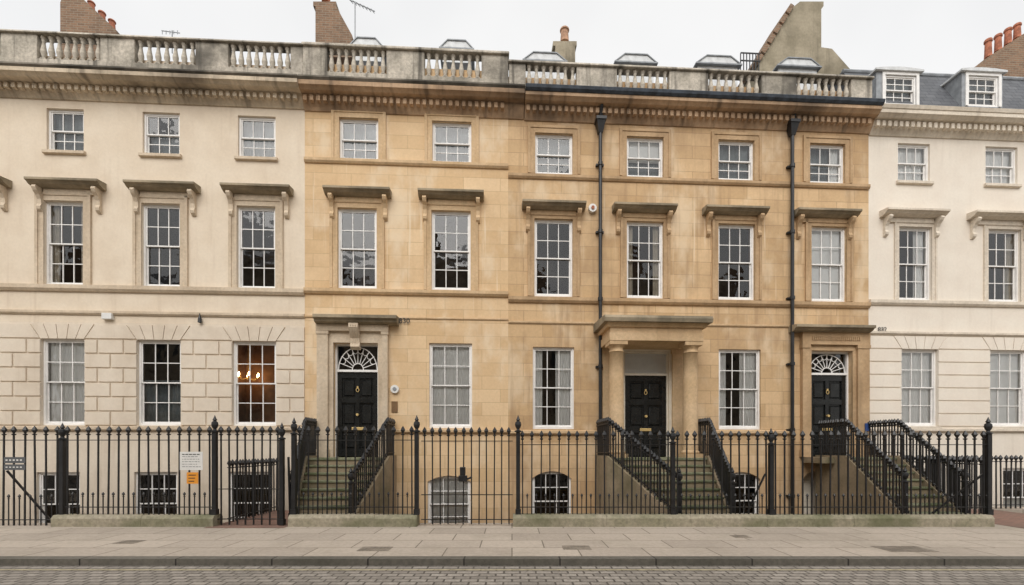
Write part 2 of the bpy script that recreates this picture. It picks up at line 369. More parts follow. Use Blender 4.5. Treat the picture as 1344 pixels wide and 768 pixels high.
def rustic(mb,s0,s1,tops,ops,blen,d=0,p=.032,g=.03,vz=None):
    for k2 in range(len(tops)-1):
        zh,zl=tops[k2],tops[k2+1]
        ivs=[(s0,s1)]; 
        for o in ops:
            if zh>o[2]+.02 and zl<o[3]-.04: cut=(o[0]-.0,o[1]+.0)
            elif vz==k2: cut=(o[0]-.24,o[1]+.24)
            else: continue
            nv=[]
            for (a,b) in ivs:
                if cut[1]<=a or cut[0]>=b: nv.append((a,b)); continue
                if cut[0]>a: nv.append((a,cut[0]))
                if cut[1]<b: nv.append((cut[1],b))
            ivs=nv
        for (a,b) in ivs:
            L=b-a; n=max(1,round(L/blen)); 
            if blen>20: e=[a,b]
            elif k2%2==0: e=[a+L*i/n for i in range(n+1)]
            else: e=[a]+[a+L*(i+.5)/n for i in range(n)]+[b]
            for i in range(len(e)-1):
                x0=e[i]+(g/2 if i>0 else 0); x1=e[i+1]-(g/2 if i<len(e)-2 else 0)
                xb0,xb1=x0,x1
                if vz==k2:
                    if i==0 and a!=s0: xb0=x0-.24+g/2; x0+=g/2
                    if i==len(e)-2 and b!=s1: xb1=x1+.24-g/2; x1-=g/2
                zz0,zz1=zl+g/2,zh-g/2; c=.008
                vs=[(xb0,d,zz0),(xb1,d,zz0),(x1,d,zz1),(x0,d,zz1),(xb0+c,d-p,zz0+c),(xb1-c,d-p,zz0+c),(x1-c,d-p,zz1-c),(x0+c,d-p,zz1-c)]
                mb.add(vs,[(4,5,6,7),(0,1,5,4),(1,2,6,5),(2,3,7,6),(3,0,4,7)])
        if vz==k2:
            for o in ops:
                if abs(o[3]-zl)>.06: continue
                n=5; gg=.018
                for i in range(n):
                    f0,f1=i/n,(i+1)/n; B0=o[0]+(o[1]-o[0])*f0+gg/2; B1=o[0]+(o[1]-o[0])*f1-gg/2
                    T0=o[0]-.24+(o[1]-o[0]+.48)*f0+gg/2; T1=o[0]-.24+(o[1]-o[0]+.48)*f1-gg/2
                    mb.pry([(B0,zl+.004),(B1,zl+.004),(T1,zh-g/2),(T0,zh-g/2)],d-p,d)
def door(house,o,zd,fan,d=.15,lab=None):
    a,b,c,e=o; mb=MB(); fw=.05; g0=.06
    f=MB(); f.box(a,a+fw,d-.04,d+.08,c,e); f.box(b-fw,b,d-.04,d+.08,c,e); f.box(a+fw,b-fw,d-.05,d+.08,zd,zd+g0); f.box(a+fw,b-fw,d-.039,d+.08,e-fw,e)
    A,B=a+fw,b-fw; W=B-A
    mb.box(A,B,d+.04,d+.07,c+.02,zd)
    Hh=zd-c; cuts=[(.09,.30),(.37,.64),(.70,.93)]
    zz=[0.012]+[q for t in cuts for q in t]+[1.0]
    for i in range(0,len(zz),2): mb.box(A+.001,B-.001,d-.002,d+.041,c+Hh*zz[i],c+Hh*zz[i+1])
    for (l,r) in ((0,.11),(.455,.545),(.89,1)): 
        for (p,q) in cuts: mb.box(A+W*l+.001,A+W*r-.001,d-.001,d+.041,c+Hh*p,c+Hh*q)
    for (p,q) in cuts:
        for (l,r) in ((.11,.455),(.545,.89)):
            x0,x1,z0,z1=A+W*l+.04,A+W*r-.04,c+Hh*p+.04,c+Hh*q-.04
            k=.03; vs=[(x0,d+.04,z0),(x1,d+.04,z0),(x1,d+.04,z1),(x0,d+.04,z1),(x0+k,d+.008,z0+k),(x1-k,d+.008,z0+k),(x1-k,d+.008,z1-k),(x0+k,d+.008,z1-k)]
            mb.add(vs,[(4,5,6,7),(0,1,5,4),(1,2,6,5),(2,3,7,6),(3,0,4,7)])
    dr=mk('door',mb,'blackdoor',house,label=lab)
    mk('door_frame',f,'creamdoor' if fan!='semi' else 'white',dr)
    q=MB(); cx=(A+B)/2
    q.box(cx-.16,cx+.16,d-.022,d-.003,c+Hh*.335-.04,c+Hh*.335+.04); mk('letter_box',q,'brass',dr,bevel=.006)
    q=MB()
    for i in range(12):
        t0,t1=2*pi*i/12,2*pi*(i+1)/12; q.beam((cx+.038*cos(t0),d-.025,c+Hh*.79+.052*sin(t0)),(cx+.038*cos(t1),d-.025,c+Hh*.79+.052*sin(t1)),.014)
    q.box(cx-.02,cx+.02,d-.03,d-.003,c+Hh*.79+.04,c+Hh*.79+.10); mk('door_knocker',q,'brass',dr)
    q=MB(); q.beam((cx,d-.07,c+Hh*.50),(cx,d-.004,c+Hh*.50),.07,None,12); mk('door_knob',q,'brass',dr)
    g=MB(); g.poly([(A,d+.03,zd+g0),(B,d+.03,zd+g0),(B,d+.03,e-fw),(A,d+.03,e-fw)]); mk('fanlight_glass',g,'glass',dr)
    z0=zd+g0
    if fan=='semi':
        q=MB(); R=W/2-.005; hh=e-fw-z0-.012; w=.018
        for i in range(1,10):
            t=pi*i/10; q.beam((cx-R*.28*cos(t),d+.01,z0+hh*.28*sin(t)),(cx-R*cos(t),d+.01,z0+hh*sin(t)),w)
        for rr in (.28,.97):
            for i in range(16):
                t0,t1=pi*i/16,pi*(i+1)/16; q.beam((cx-R*rr*cos(t0),d+.01,z0+hh*rr*sin(t0)),(cx-R*rr*cos(t1),d+.01,z0+hh*rr*sin(t1)),w*1.2)
        for i in range(1,9):
            t0,t1=pi*i/10,pi*(i+1)/10
            for sgm in range(4):
                f0,f1=sgm/4,(sgm+1)/4; ta,tb=t0+(t1-t0)*f0,t0+(t1-t0)*f1; ra,rb=.80-.10*sin(pi*f0),.80-.10*sin(pi*f1)
                q.beam((cx-R*ra*cos(ta),d+.012,z0+hh*ra*sin(ta)),(cx-R*rb*cos(tb),d+.012,z0+hh*rb*sin(tb)),w*.8)
        mk('fanlight',q,'white',dr)
    else:
        q=MB(); q.box(A+.001,B-.001,d+.034,d+.05,z0-.02,e-fw+.02); mk('transom_blind',q,'curt',dr)
    return dr
def steps(house,sc,w,dl,zl,n=8,tr=.27,w2=None,sh=0):
    mb=MB(); rs=zl/n; w2=w2 or w
    mb.box(sc-w/2,sc+w/2,-dl,.14,zl-.06,zl)
    for i in range(1,n):
        f=i/n; c2=sc+sh*f; ww=w+(w2-w)*f
        d0=-dl-(i-1)*tr; zt=zl-i*rs
        mb.box(c2-ww/2,c2+ww/2,d0-tr-.03,d0+.02,zt-.05,zt); 
    o=mk('steps',mb,'step',house,bevel=.01)
    fl=MB(); fl.box(sc-w/2+.02,sc+w/2-.02,-dl+.03,-.01,-1.78,zl-.061)
    for i in range(1,n):
        f=i/n; c2=sc+sh*f; ww=w+(w2-w)*f
        d0=-dl-(i-1)*tr; zt=zl-i*rs; fl.box(c2-ww/2+.02,c2+ww/2-.02,d0-tr,d0+.029,-1.78,zt-.051)
    for sgn in (-1,1):
        x0=sc+sgn*w/2; x1=sc+sh+sgn*w2/2; t=.12*sgn
        L=dl+(n-1)*tr
        fl.add([(x0,-dl,zl+.05),(x0+t,-dl,zl+.05),(x0,-dl,-1.7),(x0+t,-dl,-1.7),(x1,-L,.12),(x1+t,-L,.12),(x1,-L,-1.7),(x1+t,-L,-1.7)],[(0,1,5,4),(0,4,6,2),(1,3,7,5),(4,5,7,6),(0,2,3,1),(2,6,7,3)])
        fl.box(min(x0,x0+t),max(x0,x0+t),-dl+.001,-.012,-1.7,zl+.05)
    mk('step_flank',fl,'flank',o)
    return o
def body(house,s0,s1,z1,mat,zr=1.6):
    mb=MB(); mb.box(s0+.02,s1-.02,1.25,9,-1.79,z1-.2); mk('rear_wall',mb,mat,house)
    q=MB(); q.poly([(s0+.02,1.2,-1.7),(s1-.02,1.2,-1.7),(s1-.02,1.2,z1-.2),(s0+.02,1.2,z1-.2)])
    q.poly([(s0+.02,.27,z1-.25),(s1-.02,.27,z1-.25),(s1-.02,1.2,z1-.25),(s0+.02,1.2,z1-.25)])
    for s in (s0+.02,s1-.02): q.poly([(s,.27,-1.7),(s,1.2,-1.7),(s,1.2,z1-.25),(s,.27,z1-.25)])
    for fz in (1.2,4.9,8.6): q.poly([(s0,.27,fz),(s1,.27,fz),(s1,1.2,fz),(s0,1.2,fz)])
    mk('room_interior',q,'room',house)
    r=MB(); r.prof([(.16,z1-.1),(4.8,z1+zr),(9.0,z1-.1),(9.0,z1-.22),(.16,z1-.22)],s0+.02,s1-.02); return mk('roof',r,'slate',house)
def chimney(house,pts,d0,d1,mat,pots=(),pc='pot'):
    mb=MB(); mb.pry([(S(u,d0),H(u,v,d0)) for u,v in pts],d0,d1)
    o=mk('chimney',mb,mat,house)
    for (u,vb,vt,w) in pots:
        dd=(d0+d1)/2; x=S(u,dd); zb=H(u,vb,dd)-.05; h=H(u,vt,dd)-zb; r=w/2
        q=MB(); q.lathe([(r*1.05,0),(r,.1*h),(r*.85,.8*h),(r*1.1,.84*h),(r*1.1,.92*h),(r*.9,h),(r*.6,h)],x,dd,zb,14); mk('chimney_pot',q,pc,o)
    return o
def dormer(house,u0,u1,v0,v1,d,win=None):
    a,b=S(u0,d),S(u1,d); ur=(u0+u1)/2; z0,z1=H(ur,v1,d),H(ur,v0,d)
    mb=MB()
    if win:
        wa,wb=S(win[0],d),S(win[1],d); wz0,wz1=H(ur,win[3],d),H(ur,win[2],d)
        wallgrid(mb,a,b,z0,z1,[(wa,wb,wz0,wz1)],d,.2)
        mb.box(a,a+.05,d+.01,d+1.6,z0,z1); mb.box(b-.05,b,d+.01,d+1.6,z0,z1)
    else: mb.box(a,b,d,d+1.6,z0,z1)
    o=mk('dormer',mb,'lead' if win else 'palelead',house)
    if win:
        n=8; p=[(a-.07,z1)]+[(a-.07+(b-a+.14)*i/n, z1+.05+.05*sin(pi*i/n)) for i in range(n+1)]+[(b+.07,z1)]
        q=MB(); q.pry(p,d-.08,d+1.7); mk('dormer_roof',q,'palelead',o)
        f=MB()
        for (x0,x1,zz0,zz1) in ((wa-.08,wa,wz0,wz1+.08),(wb,wb+.08,wz0,wz1+.08),(wa,wb,wz1,wz1+.08)): f.box(x0,x1,d-.03,d-.001,zz0,zz1)
        mk('dormer_architrave',f,'white',o)
        window(house,(wa,wb,wz0,wz1),3,2,2,'dim',None,base=d-.05)
    else:
        q=MB(); c=(a+b)/2; w=b-a+.2; x0,x1=c-w/2,c+w/2; h=.26
        q.pry([(x0+.03,z1+.031),(x1-.03,z1+.031),(x1-w*.24,z1+h),(x0+w*.24,z1+h)],d-.06,d+1.6); mk('dormer_roof',q,'palelead',o)
        q=MB(); q.box(x0,x1,d-.1,d+1.6,z1-.01,z1+.03); q.beam((x0+.03,d-.075,z1+.03),(x0+w*.24,d-.075,z1+h),.025); q.beam((x1-.03,d-.075,z1+.03),(x1-w*.24,d-.075,z1+h),.025); q.beam((x0+w*.24,d-.075,z1+h),(x1-w*.24,d-.075,z1+h),.03); mk('dormer_fascia',q,'lead',o)
    return o
# ============ HOUSE 1 : cream rusticated ============
u=212
z2=(H(u,203),H(u,149)); z1=(H(u,377),H(u,269)); z0=(H(u,559),H(u,448)); zb=(-.7,H(u,621))
s0,s1=S(-190),S(400)
h1=empty('terraced_house',((s0+s1)/2,0,0),'F','cream stucco Georgian terraced house with rusticated ground floor behind iron railings','house','row of Georgian terraced houses')
cols2=[(-72,-24),(63,108),(189,234),(314,360)]; cols1=[(-72,-22),(60,108),(188,235),(313,360)]; cols0=[(-77,-20),(56,110),(182,236),(307,361)]; colb=[(-82,-27),(50,103),(178,231),(302,355)]
o2=[op(a,b,*z2) for a,b in cols2]; o1=[op(a,b,*z1) for a,b in cols1]; o0=[op(a,b,*z0) for a,b in cols0]; ob=[op(a,b,*zb) for a,b in colb]
zs=H(u,425); ztop=H(u,100)
B1=(ORG[h1.name][0],0,0)
mb=MB(); wallgrid(mb,s0,s1,zs,ztop+.4,o2+o1); mk('upper_wall',mb,'h1up',h1,org=B1)
mb=MB(); wallgrid(mb,s0,s1,-1.79,zs-.0005,o0+ob,d=.0)
wh=o0[0][3]-z0[0]; tops=[o0[0][3]+.40]+[o0[0][3]-wh/6*i for i in range(7)]
rustic(mb,s0,s1,tops,o0,.78,vz=0)
mk('lower_wall',mb,'h1lo',h1,org=B1)
band(h1,s0,s1,H(u,378)+.02,.16,.09,'trim1','sill_band'); band(h1,s0,s1,H(u,410),.10,.06,'trim1'); band(h1,s0,s1,H(u,561),.10,.08,'trim1','sill_band')
for i,o in enumerate(o2): window(h1,o,3,1,2,['dim','dim','dimhalf','dim'][i],'trim1')
for i,o in enumerate(o1):
    w=window(h1,o,3,2,2,['','sides','',''][i],None); surround(w,o,.20,.05,'trim1')
    hu=[(-101,0),(31,127),(161,254),(288,379)][i]
    hood(w,hu[0],hu[1],237,u,mat2='trim1')
for i,o in enumerate(o0): window(h1,o,3,2,2,['full','full','dimhalf',''][i],'trim1',lab='tall sash window with a lit chandelier behind it' if i==3 else None)
for o in ob: window(h1,o,3,2,2,'',None)
rt=body(h1,s0,s1,ztop,'h1up')
zc=H(u,90,-.5)
cornice(h1,s0,s1,zc,.5,.44,'corn1','lip')
balustrade(h1,s0,s1,[(S(a,-.14),S(b,-.14)) for a,b in ((-76,0),(48,131),(176,256),(299,381))],ztop-.1,H(u,79.5,-.14),H(u,55,-.14),H(u,47,-.14))
chimney(rt,[(79,75),(79,3),(83,-6),(104,-6),(153,40),(153,75)],3,4.4,'brick',[(120,14,3,.2),(134,28,16,.2),(147,38,27,.2)])
o=o0[3]; q=MB(); X0,X1=o[0]-.25,o[1]+.25
q.poly([(X0,1.15,o[2]-.2),(X1,1.15,o[2]-.2),(X1,1.15,o[3]+.3),(X0,1.15,o[3]+.3)])
q.poly([(X0,.28,o[2]-.2),(X0,1.15,o[2]-.2),(X0,1.15,o[3]+.3),(X0,.28,o[3]+.3)]); q.poly([(X1,.28,o[2]-.2),(X1,1.15,o[2]-.2),(X1,1.15,o[3]+.3),(X1,.28,o[3]+.3)])
q.poly([(X0,.28,o[3]+.3),(X1,.28,o[3]+.3),(X1,1.15,o[3]+.3),(X0,1.15,o[3]+.3)])
mk('lit_room_wall',q,'roomw',h1)
cx=S(326,.65); cz=H(326,493,.65); CY=.65
ch=empty('chandelier',(cx,CY,cz),'F','lit brass chandelier with candle bulbs hanging behind a sash window','chandelier')
q=MB(); q.beam((cx,CY,cz-.1),(cx,CY,o[3]+.28),.02); q.lathe([(.01,-.14),(.05,-.1),(.02,-.02),(.04,.04),(.01,.1)],cx,CY,cz,8)
bm_=MB()
for i in range(6):
    t=2*pi*i/6; r=.27; q.beam((cx,CY,cz-.06),(cx+r*.6*cos(t),CY+r*.6*sin(t),cz-.12),.018); q.beam((cx+r*.6*cos(t),CY+r*.6*sin(t),cz-.12),(cx+r*cos(t),CY+r*sin(t),cz-.03),.018)
    bm_.lathe([(.008,0),(.022,.03),(.02,.07),(.004,.10)],cx+r*cos(t),CY+r*sin(t),cz-.03,8)
mk('chandelier_arms',q,'brass',ch); mk('candle_bulbs',bm_,'bulb',ch,smooth=True)
q=MB(); q.box(S(137),S(150),-.1,0,H(143,420),H(143,412)); mk('alarm_box',q,'plastic',h1,bevel=.01)
q=MB(); q.lathe([(.01,0),(.05,.02),(.04,.12),(.015,.2),(.01,.26)],S(264),-.06,H(264,425),10); mk('wall_fitting',q,'iron',h1)
# ============ HOUSE 2 : golden ashlar ============
u=530
z2=(H(u,211.5),H(u,159)); z1=(H(u,380),H(u,276.5)); z0=(H(592,562),H(592,452)); ZL=1.39
s0,s1=S(400),S(667)
h2=empty('terraced_house',((s0+s1)/2,0,0),'F','golden ashlar Georgian terraced house with black door and plain balustrade parapet','house','row of Georgian terraced houses')
B2=(ORG[h2.name][0],0,0)
o2=[op(447,495,*z2),op(569,617,*z2)]; o1=[op(445,493,*z1),op(568,616,*z1)]; o0=[op(565,618,*z0)]; ob=[op(563,616,-.7,H(590,626))]
od=op(440,495,ZL,H(467,452)); ztop=H(u,108)
mb=MB(); wallgrid(mb,s0,s1,-1.79,ztop+.4,o2+o1+o0+ob+[od],d=0,rev=.3); archfill(mb,ob[0][0],ob[0][1],ob[0][3],.16,-.001,.12)
mk('wall',mb,'h2',h2,org=B2)
band(h2,s0,s1,H(u,382)+.02,.14,.09,'trim2','sill_band'); band(h2,s0,s1,H(u,213)+.02,.12,.07,'trim2','sill_band'); band(h2,s0,s1,H(u,416),.06,.03,'h2'); band(h2,S(515),s1,H(u,564),.10,.08,'trim2','sill_band')
for i,o in enumerate(o2):
    w=window(h2,o,3,1,2,'dim',None); surround(w,o,.20,.05,'trim2')
for i,o in enumerate(o1):
    w=window(h2,o,3,2,2,['',''][i],None); surround(w,o,.20,.05,'trim2'); hood(w,[423,548][i],[511,635][i],246,u,mat2='trim2')
window(h2,o0[0],3,2,2,'full',None); window(h2,ob[0],3,2,2,'full',None)
rt=body(h2,s0,s1,ztop,'h2'); zc=H(u,104,-.45)
cornice(h2,s0,s1,zc,.45,.50,'corn','lip',endr=.42)
balustrade(h2,s0,s1,[(S(a,-.14),S(b,-.14)) for a,b in ((429,507),(557,632))],ztop-.1,H(u,94,-.14),H(u,69,-.14),H(u,60,-.14))
chimney(rt,[(414,75),(414,8),(411,8),(411,2),(441,2),(441,8),(462,46),(462,75)],3,4.2,'brick',[(428,2,-18,.28)])
dormer(rt,463,500,64,80,1.2); dormer(rt,581,618,67,82,1.2)
dr=door(h2,od,H(467,489,.2),'semi')
a,b,c,e=od; zt=H(467,413,-.38)
q=MB()
for (x0,x1) in ((S(418),a-.12),(b+.12,S(510))):
    q.box(x0,x1,-.13,.01,c,zt-.36); q.box(x0-.03,x1+.03,-.16,.009,c,c+.22); q.box(x0-.02,x1+.02,-.15,.009,zt-.45,zt-.37)
q.box(a-.12,a,-.06,.01,c,e+.14); q.box(b,b+.12,-.06,.01,c,e+.14); q.box(a,b,-.061,.01,e,e+.14); q.box(a-.12,b+.12,-.05,.01,e+.142,zt-.36)
q.prof([(.01,zt-.36),(-.14,zt-.36),(-.16,zt-.2),(-.14,zt-.19),(.01,zt-.19)],S(418)-.02,S(510)+.02)
mk('door_surround',q,'trim1',dr)
q=MB(); q.prof([(.01,zt+.05),(-.4,zt),(-.4,zt-.08),(-.33,zt-.1),(-.3,zt-.16),(-.2,zt-.189),(.01,zt-.189)],S(410,-.4),S(520,-.4)); mk('door_hood',q,'hood',dr)
q=MB(); kx=(a+b)/2; q.prof([(.01,zt-.19),(-.30,zt-.19),(-.31,zt-.3),(-.22,zt-.42),(-.13,zt-.55),(-.12,zt-.68),(-.15,zt-.78),(-.08,zt-.84),(.01,zt-.84)],kx-.12,kx+.12)
for x in (kx-.06,kx,kx+.06): q.prof([(-.1,zt-.25),(-.33,zt-.25),(-.24,zt-.42),(-.145,zt-.56),(-.135,zt-.7),(-.1,zt-.7)],x-.012,x+.012)
mk('keystone_bracket',q,'trim1',dr)
st=steps(h2,kx,1.9,.85,ZL,w2=1.12,sh=-.05,tr=.225)
text('house_number','830',.20,(S(531),-.035,H(531,422)),'ink',h2)
q=MB(); q.beam((S(518.5),-.07,H(518,511)),(S(518.5),0,H(518,511)),.22,None,20); mk('round_intercom',q,'plastic',h2)
q=MB(); q.beam((S(518.5),-.085,H(518,511)),(S(518.5),-.07,H(518,511)),.10,None,16); mk('speaker_grille',q,'lead',h2)
q=MB(); q.box(S(514),S(522),-.03,0,H(518,541),H(518,527)); mk('name_plate',q,'bronze',h2)
# ============ HOUSE 3 : weathered golden ashlar, two doors ============
u=905
z2=(H(u,234.5),H(u,183.5)); z1=(H(u,392.5),H(u,294)); z0=(H(850,563.5),H(850,458.5))
s0,s1=S(667),S(1140)
h3=empty('terraced_house',((s0+s1)/2,0,0),'F','weathered golden stone terraced house with columned porch and black drainpipes','house','row of Georgian terraced houses')
B3=(ORG[h3.name][0],0,0)
o2=[op(a,b,*z2) for a,b in((704,750),(824,869),(944,988),(1064,1107))]
o1=[op(a,b,*z1) for a,b in((703,750),(824,869),(944,989),(1066,1109))]
o0=[op(701,752,*z0),op(945,997,*z0)]
ob=[op(700,748,-.7,H(724,620)),op(950,996,-.7,H(972,621)),op(1055,1083,-.9,H(1070,620))]
odA=op(820,876,ZL,H(848,463)); odB=op(1065,1116,ZL,H(1090,462)); ztop=H(u,130)
mb=MB(); wallgrid(mb,s0,s1,-1.79,ztop+.4,o2+o1+o0+ob+[odA,odB],rev=.3)
for o,r in zip(ob,(.2,.2,.28)): archfill(mb,o[0],o[1],o[3],r,-.001,.12)
mk('wall',mb,'h3',h3,org=B3)
band(h3,s0,s1,H(u,395)+.02,.15,.09,'trim3','sill_band'); band(h3,s0,s1,H(u,237)+.02,.12,.07,'trim3','sill_band'); band(h3,s0,s1,H(u,425),.07,.04,'trim2')
band(h3,s0,S(786),H(720,566),.10,.08,'trim2','sill_band'); band(h3,S(935),S(1038),H(980,566),.10,.08,'trim2','sill_band')
for i,o in enumerate(o2):
    w=window(h3,o,3,1,2,['dim','blind','dim','dimright'][i],None); surround(w,o,.20,.05,'trim3')
for i,o in enumerate(o1):
    w=window(h3,o,3,2,2,['','sides','','fullblind'][i],None); surround(w,o,.18,.05,'trim3')
    hu=[(686,770),(807,890),(928,1011),(1049,1132)][i]; hood(w,hu[0],hu[1],267.5,u,mat2='trim3')
for i,o in enumerate(o0): window(h3,o,3,2,2,'bright',None)
window(h3,ob[0],3,2,2,'',None); window(h3,ob[1],3,2,2,'',None)
q=MB(); o=ob[2]; q.box(o[0],o[1],.24,.29,o[2],o[3]); q.box(o[0]+.1,o[1]-.1,.225,.239,.1,o[3]-.35); mk('area_door',q,'creamdoor',h3)
rt=body(h3,s0,s1,ztop,'h3'); zc=H(u,127,-.45)
cornice(h3,s0+.44,s1,zc,.45,.50,'corn',None); 
q=MB(); q.prof([(-.1,zc+.14),(-.5,zc+.14),(-.54,zc+.1),(-.52,zc+.03),(-.47,zc-.02),(-.1,zc-.019)],s0+.44,s1+.02); mk('gutter',q,'gutter',h3)
balustrade(h3,s0+.02,s1,[(S(a,-.14),S(b,-.14)) for a,b in ((690,757),(810,879),(930,1000),(1046,1118))],ztop-.1,H(u,118,-.14),H(u,96,-.14),H(u,88,-.14))
for a,b,v in ((690,740,83),(810,858,85),(916,968,87),(1022,1072,90)): dormer(rt,a,b,v,v+30,1.2)
chimney(rt,[(729,95),(729,60),(726,60),(726,54),(757,54),(757,60),(755,60),(755,95)],3,4,'render',[(741,54,38,.3)],pc='potb')
c3=chimney(rt,[(996,110),(996,84),(1040,10),(1050,2),(1081,2),(1081,8),(1078,12),(1078,62),(1092,64),(1124,100),(1124,110)],2.2,3.2,'render')
q=MB(); 
for (p,r) in (((992,84),(1040,6)),):
    n=6
    for i in range(n):
        ua=p[0]+(r[0]-p[0])*i/n; va=p[1]+(r[1]-p[1])*i/n; ub=p[0]+(r[0]-p[0])*(i+.8)/n; vb=p[1]+(r[1]-p[1])*(i+.8)/n
        q.beam((S(ua,2.2),2.7,H(ua,va,2.2)),(S(ub,2.2),2.7,H(ub,vb,2.2)),1.15,.14)
mk('raking_coping',q,'brick',c3)
q=MB()
for uu in range(972,1000,4): q.beam((S(uu,2),2,H(uu,95,2)),(S(uu,2),2,H(uu,70,2)),.025)
for v in (70,80): q.beam((S(972,2),2,H(985,v,2)),(S(998,2),2,H(985,v,2)),.03)
mk('roof_guard_rail',q,'iron',h3)
for (uu,vt,vb) in ((788,154,600),(1040,158,672)):
    x=S(uu,-.12); q=MB(); zt=H(uu,vt,-.14); zbm=-1.2
    q.beam((x,-.12,zbm),(x,-.12,zt-.4),.095,None,12)
    z=zt-1.3
    while z>0:
        q.beam((x,-.12,z),(x,-.12,z+.09),.135,None,12); q.box(x-.11,x+.11,-.08,0,z+.02,z+.07); z-=1.85
    o=mk('drainpipe',q,'iron',h3)
    q=MB(); q.add([(x-.06,-.17,zt-.42),(x+.06,-.17,zt-.42),(x+.06,-.05,zt-.42),(x-.06,-.05,zt-.42),(x-.12,-.25,zt-.12),(x+.12,-.25,zt-.12),(x+.12,-.01,zt-.12),(x-.12,-.01,zt-.12)],[(0,1,2,3),(4,5,6,7),(0,1,5,4),(1,2,6,5),(2,3,7,6),(3,0,4,7)])
    q.box(x-.14,x+.14,-.27,-.005,zt-.119,zt-.04); q.beam((x,-.15,zt-.03),(x,-.3,zt+.3),.09,None,10); mk('hopper_head',q,'iron',o)
q=MB(); q.beam((S(777),-.1,H(777,275)),(S(777),0,H(777,275)),.22,None,20); mk('alarm_bell',q,'plastic',h3)
q=MB(); q.beam((S(777),-.13,H(777,275)),(S(777),-.1,H(777,275)),.09,None,16); mk('alarm_bell_centre',q,'pot',h3)
drA=door(h3,odA,H(848,494,.15),'rect',d=.06)
a,b,c,e=odA; kx=(a+b)/2
surround(drA,odA,.12,.05,'creamdoor',name='door_surround')
DP=-.82; PL,PR=S(809,DP),S(906,DP)
zcap=H(857,450,DP); 
q=MB(); x0,x1=PL-.24,PR+.24; y0=DP-.24
q.box(x0,x1,y0,-.006,zcap,zcap+.2); q.box(x0+.03,x1-.03,y0+.03,-.007,zcap+.2,zcap+.34)
z=zcap+.34
q.prof([(-.004,z),(y0-.02,z),(y0-.06,z+.06),(y0-.07,z+.10),(-.004,z+.10)],x0-.06,x1+.06)
por=mk('portico',q,'trim2',h3)
q=MB(); z+=.101; q.prof([(-.003,z),(y0-.16,z),(y0-.18,z+.09),(y0-.14,z+.16),(-.003,z+.24)],x0-.17,x1+.17); mk('portico_cornice',q,'hood',por)
for cx in (PL,PR):
    q=MB(); hh=zcap-ZL
    q.lathe([(.22,.1),(.225,.13),(.22,.16),(.196,.18),(.194,.2),(.190,hh*.4),(.182,hh*.7),(.174,hh-.27),(.19,hh-.265),(.19,hh-.245),(.173,hh-.24),(.173,hh-.17),(.20,hh-.13),(.215,hh-.10)],cx,DP,ZL,28)
    o=mk('column',q,'trim2',por)
    sm=[abs(p.normal.z)<.3 for p in o.data.polygons]; o.data.polygons.foreach_set('use_smooth',sm)
    q=MB(); q.box(cx-.235,cx+.235,DP-.235,DP+.235,ZL,ZL+.1); mk('column_base',q,'trim2',o)
    q=MB(); q.box(cx-.23,cx+.23,DP-.23,DP+.23,zcap-.10,zcap-.002); mk('column_capital',q,'trim2',o)
    q=MB(); q.box(cx-.17,cx+.17,-.09,.005,ZL,zcap-.12); q.box(cx-.2,cx+.2,-.11,.004,zcap-.12,zcap-.002); q.box(cx-.2,cx+.2,-.11,.004,ZL,ZL+.2); mk('pilaster',q,'trim2',por)
kc=(PL+PR)/2
st=steps(h3,kc,PR-PL+.5,1.25,ZL,tr=.23,w2=1.05,sh=.40)
q=MB(); q.box(S(886,-.02),S(897,-.02),-.03,0,H(891,545),H(891,516)); mk('name_plate',q,'bronze',h3)
drB=door(h3,odB,H(1090,493,.2),'semi')
a,b,c,e=odB; kx=(a+b)/2; zt=H(1090,426,-.35)
q=MB()
for (x0,x1) in ((S(1050),a-.1),(b+.1,S(1137))):
    q.box(x0,x1,-.12,.01,c,zt-.5); q.box(x0-.02,x1+.02,-.14,.009,zt-.6,zt-.501); q.box(x0-.02,x1+.02,-.14,.009,c,c+.2)
q.box(a-.1,a,-.05,.01,c,e+.1); q.box(b,b+.1,-.05,.01,c,e+.1); q.box(a,b,-.051,.01,e,e+.1); q.box(a-.1,b+.1,-.05,.01,e+.102,zt-.5)
q.box(S(1050)-.01,S(1137)+.01,-.13,.008,zt-.499,zt-.16)
n=24
for i in range(n):
    x=S(1062)+(S(1125)-S(1062))*i/n; q.box(x,x+.03,-.16,-.12,zt-.38,zt-.28)
mk('door_surround',q,'trim3',drB)
q=MB(); q.prof([(.01,zt+.05),(-.36,zt),(-.36,zt-.07),(-.3,zt-.09),(-.26,zt-.13),(-.16,zt-.159),(.01,zt-.159)],S(1046,-.36),S(1150,-.36)); mk('door_hood',q,'hood',drB)
steps(h3,kx+.30,1.3,1.1,ZL,w2=1.3,tr=.235)
q=MB(); q.box(S(1052),kx-.48,-.75,-.01,ZL-.16,ZL); mk('landing_slab',q,'flank',h3)
text('house_number','832',.18,(S(1157),-.03,H(1157,433)),'ink',h3)
q=MB(); q.box(S(1130),S(1136),-.16,-.13,H(1133,566),H(1133,556)); mk('blue_plaque',q,'blue',h3)
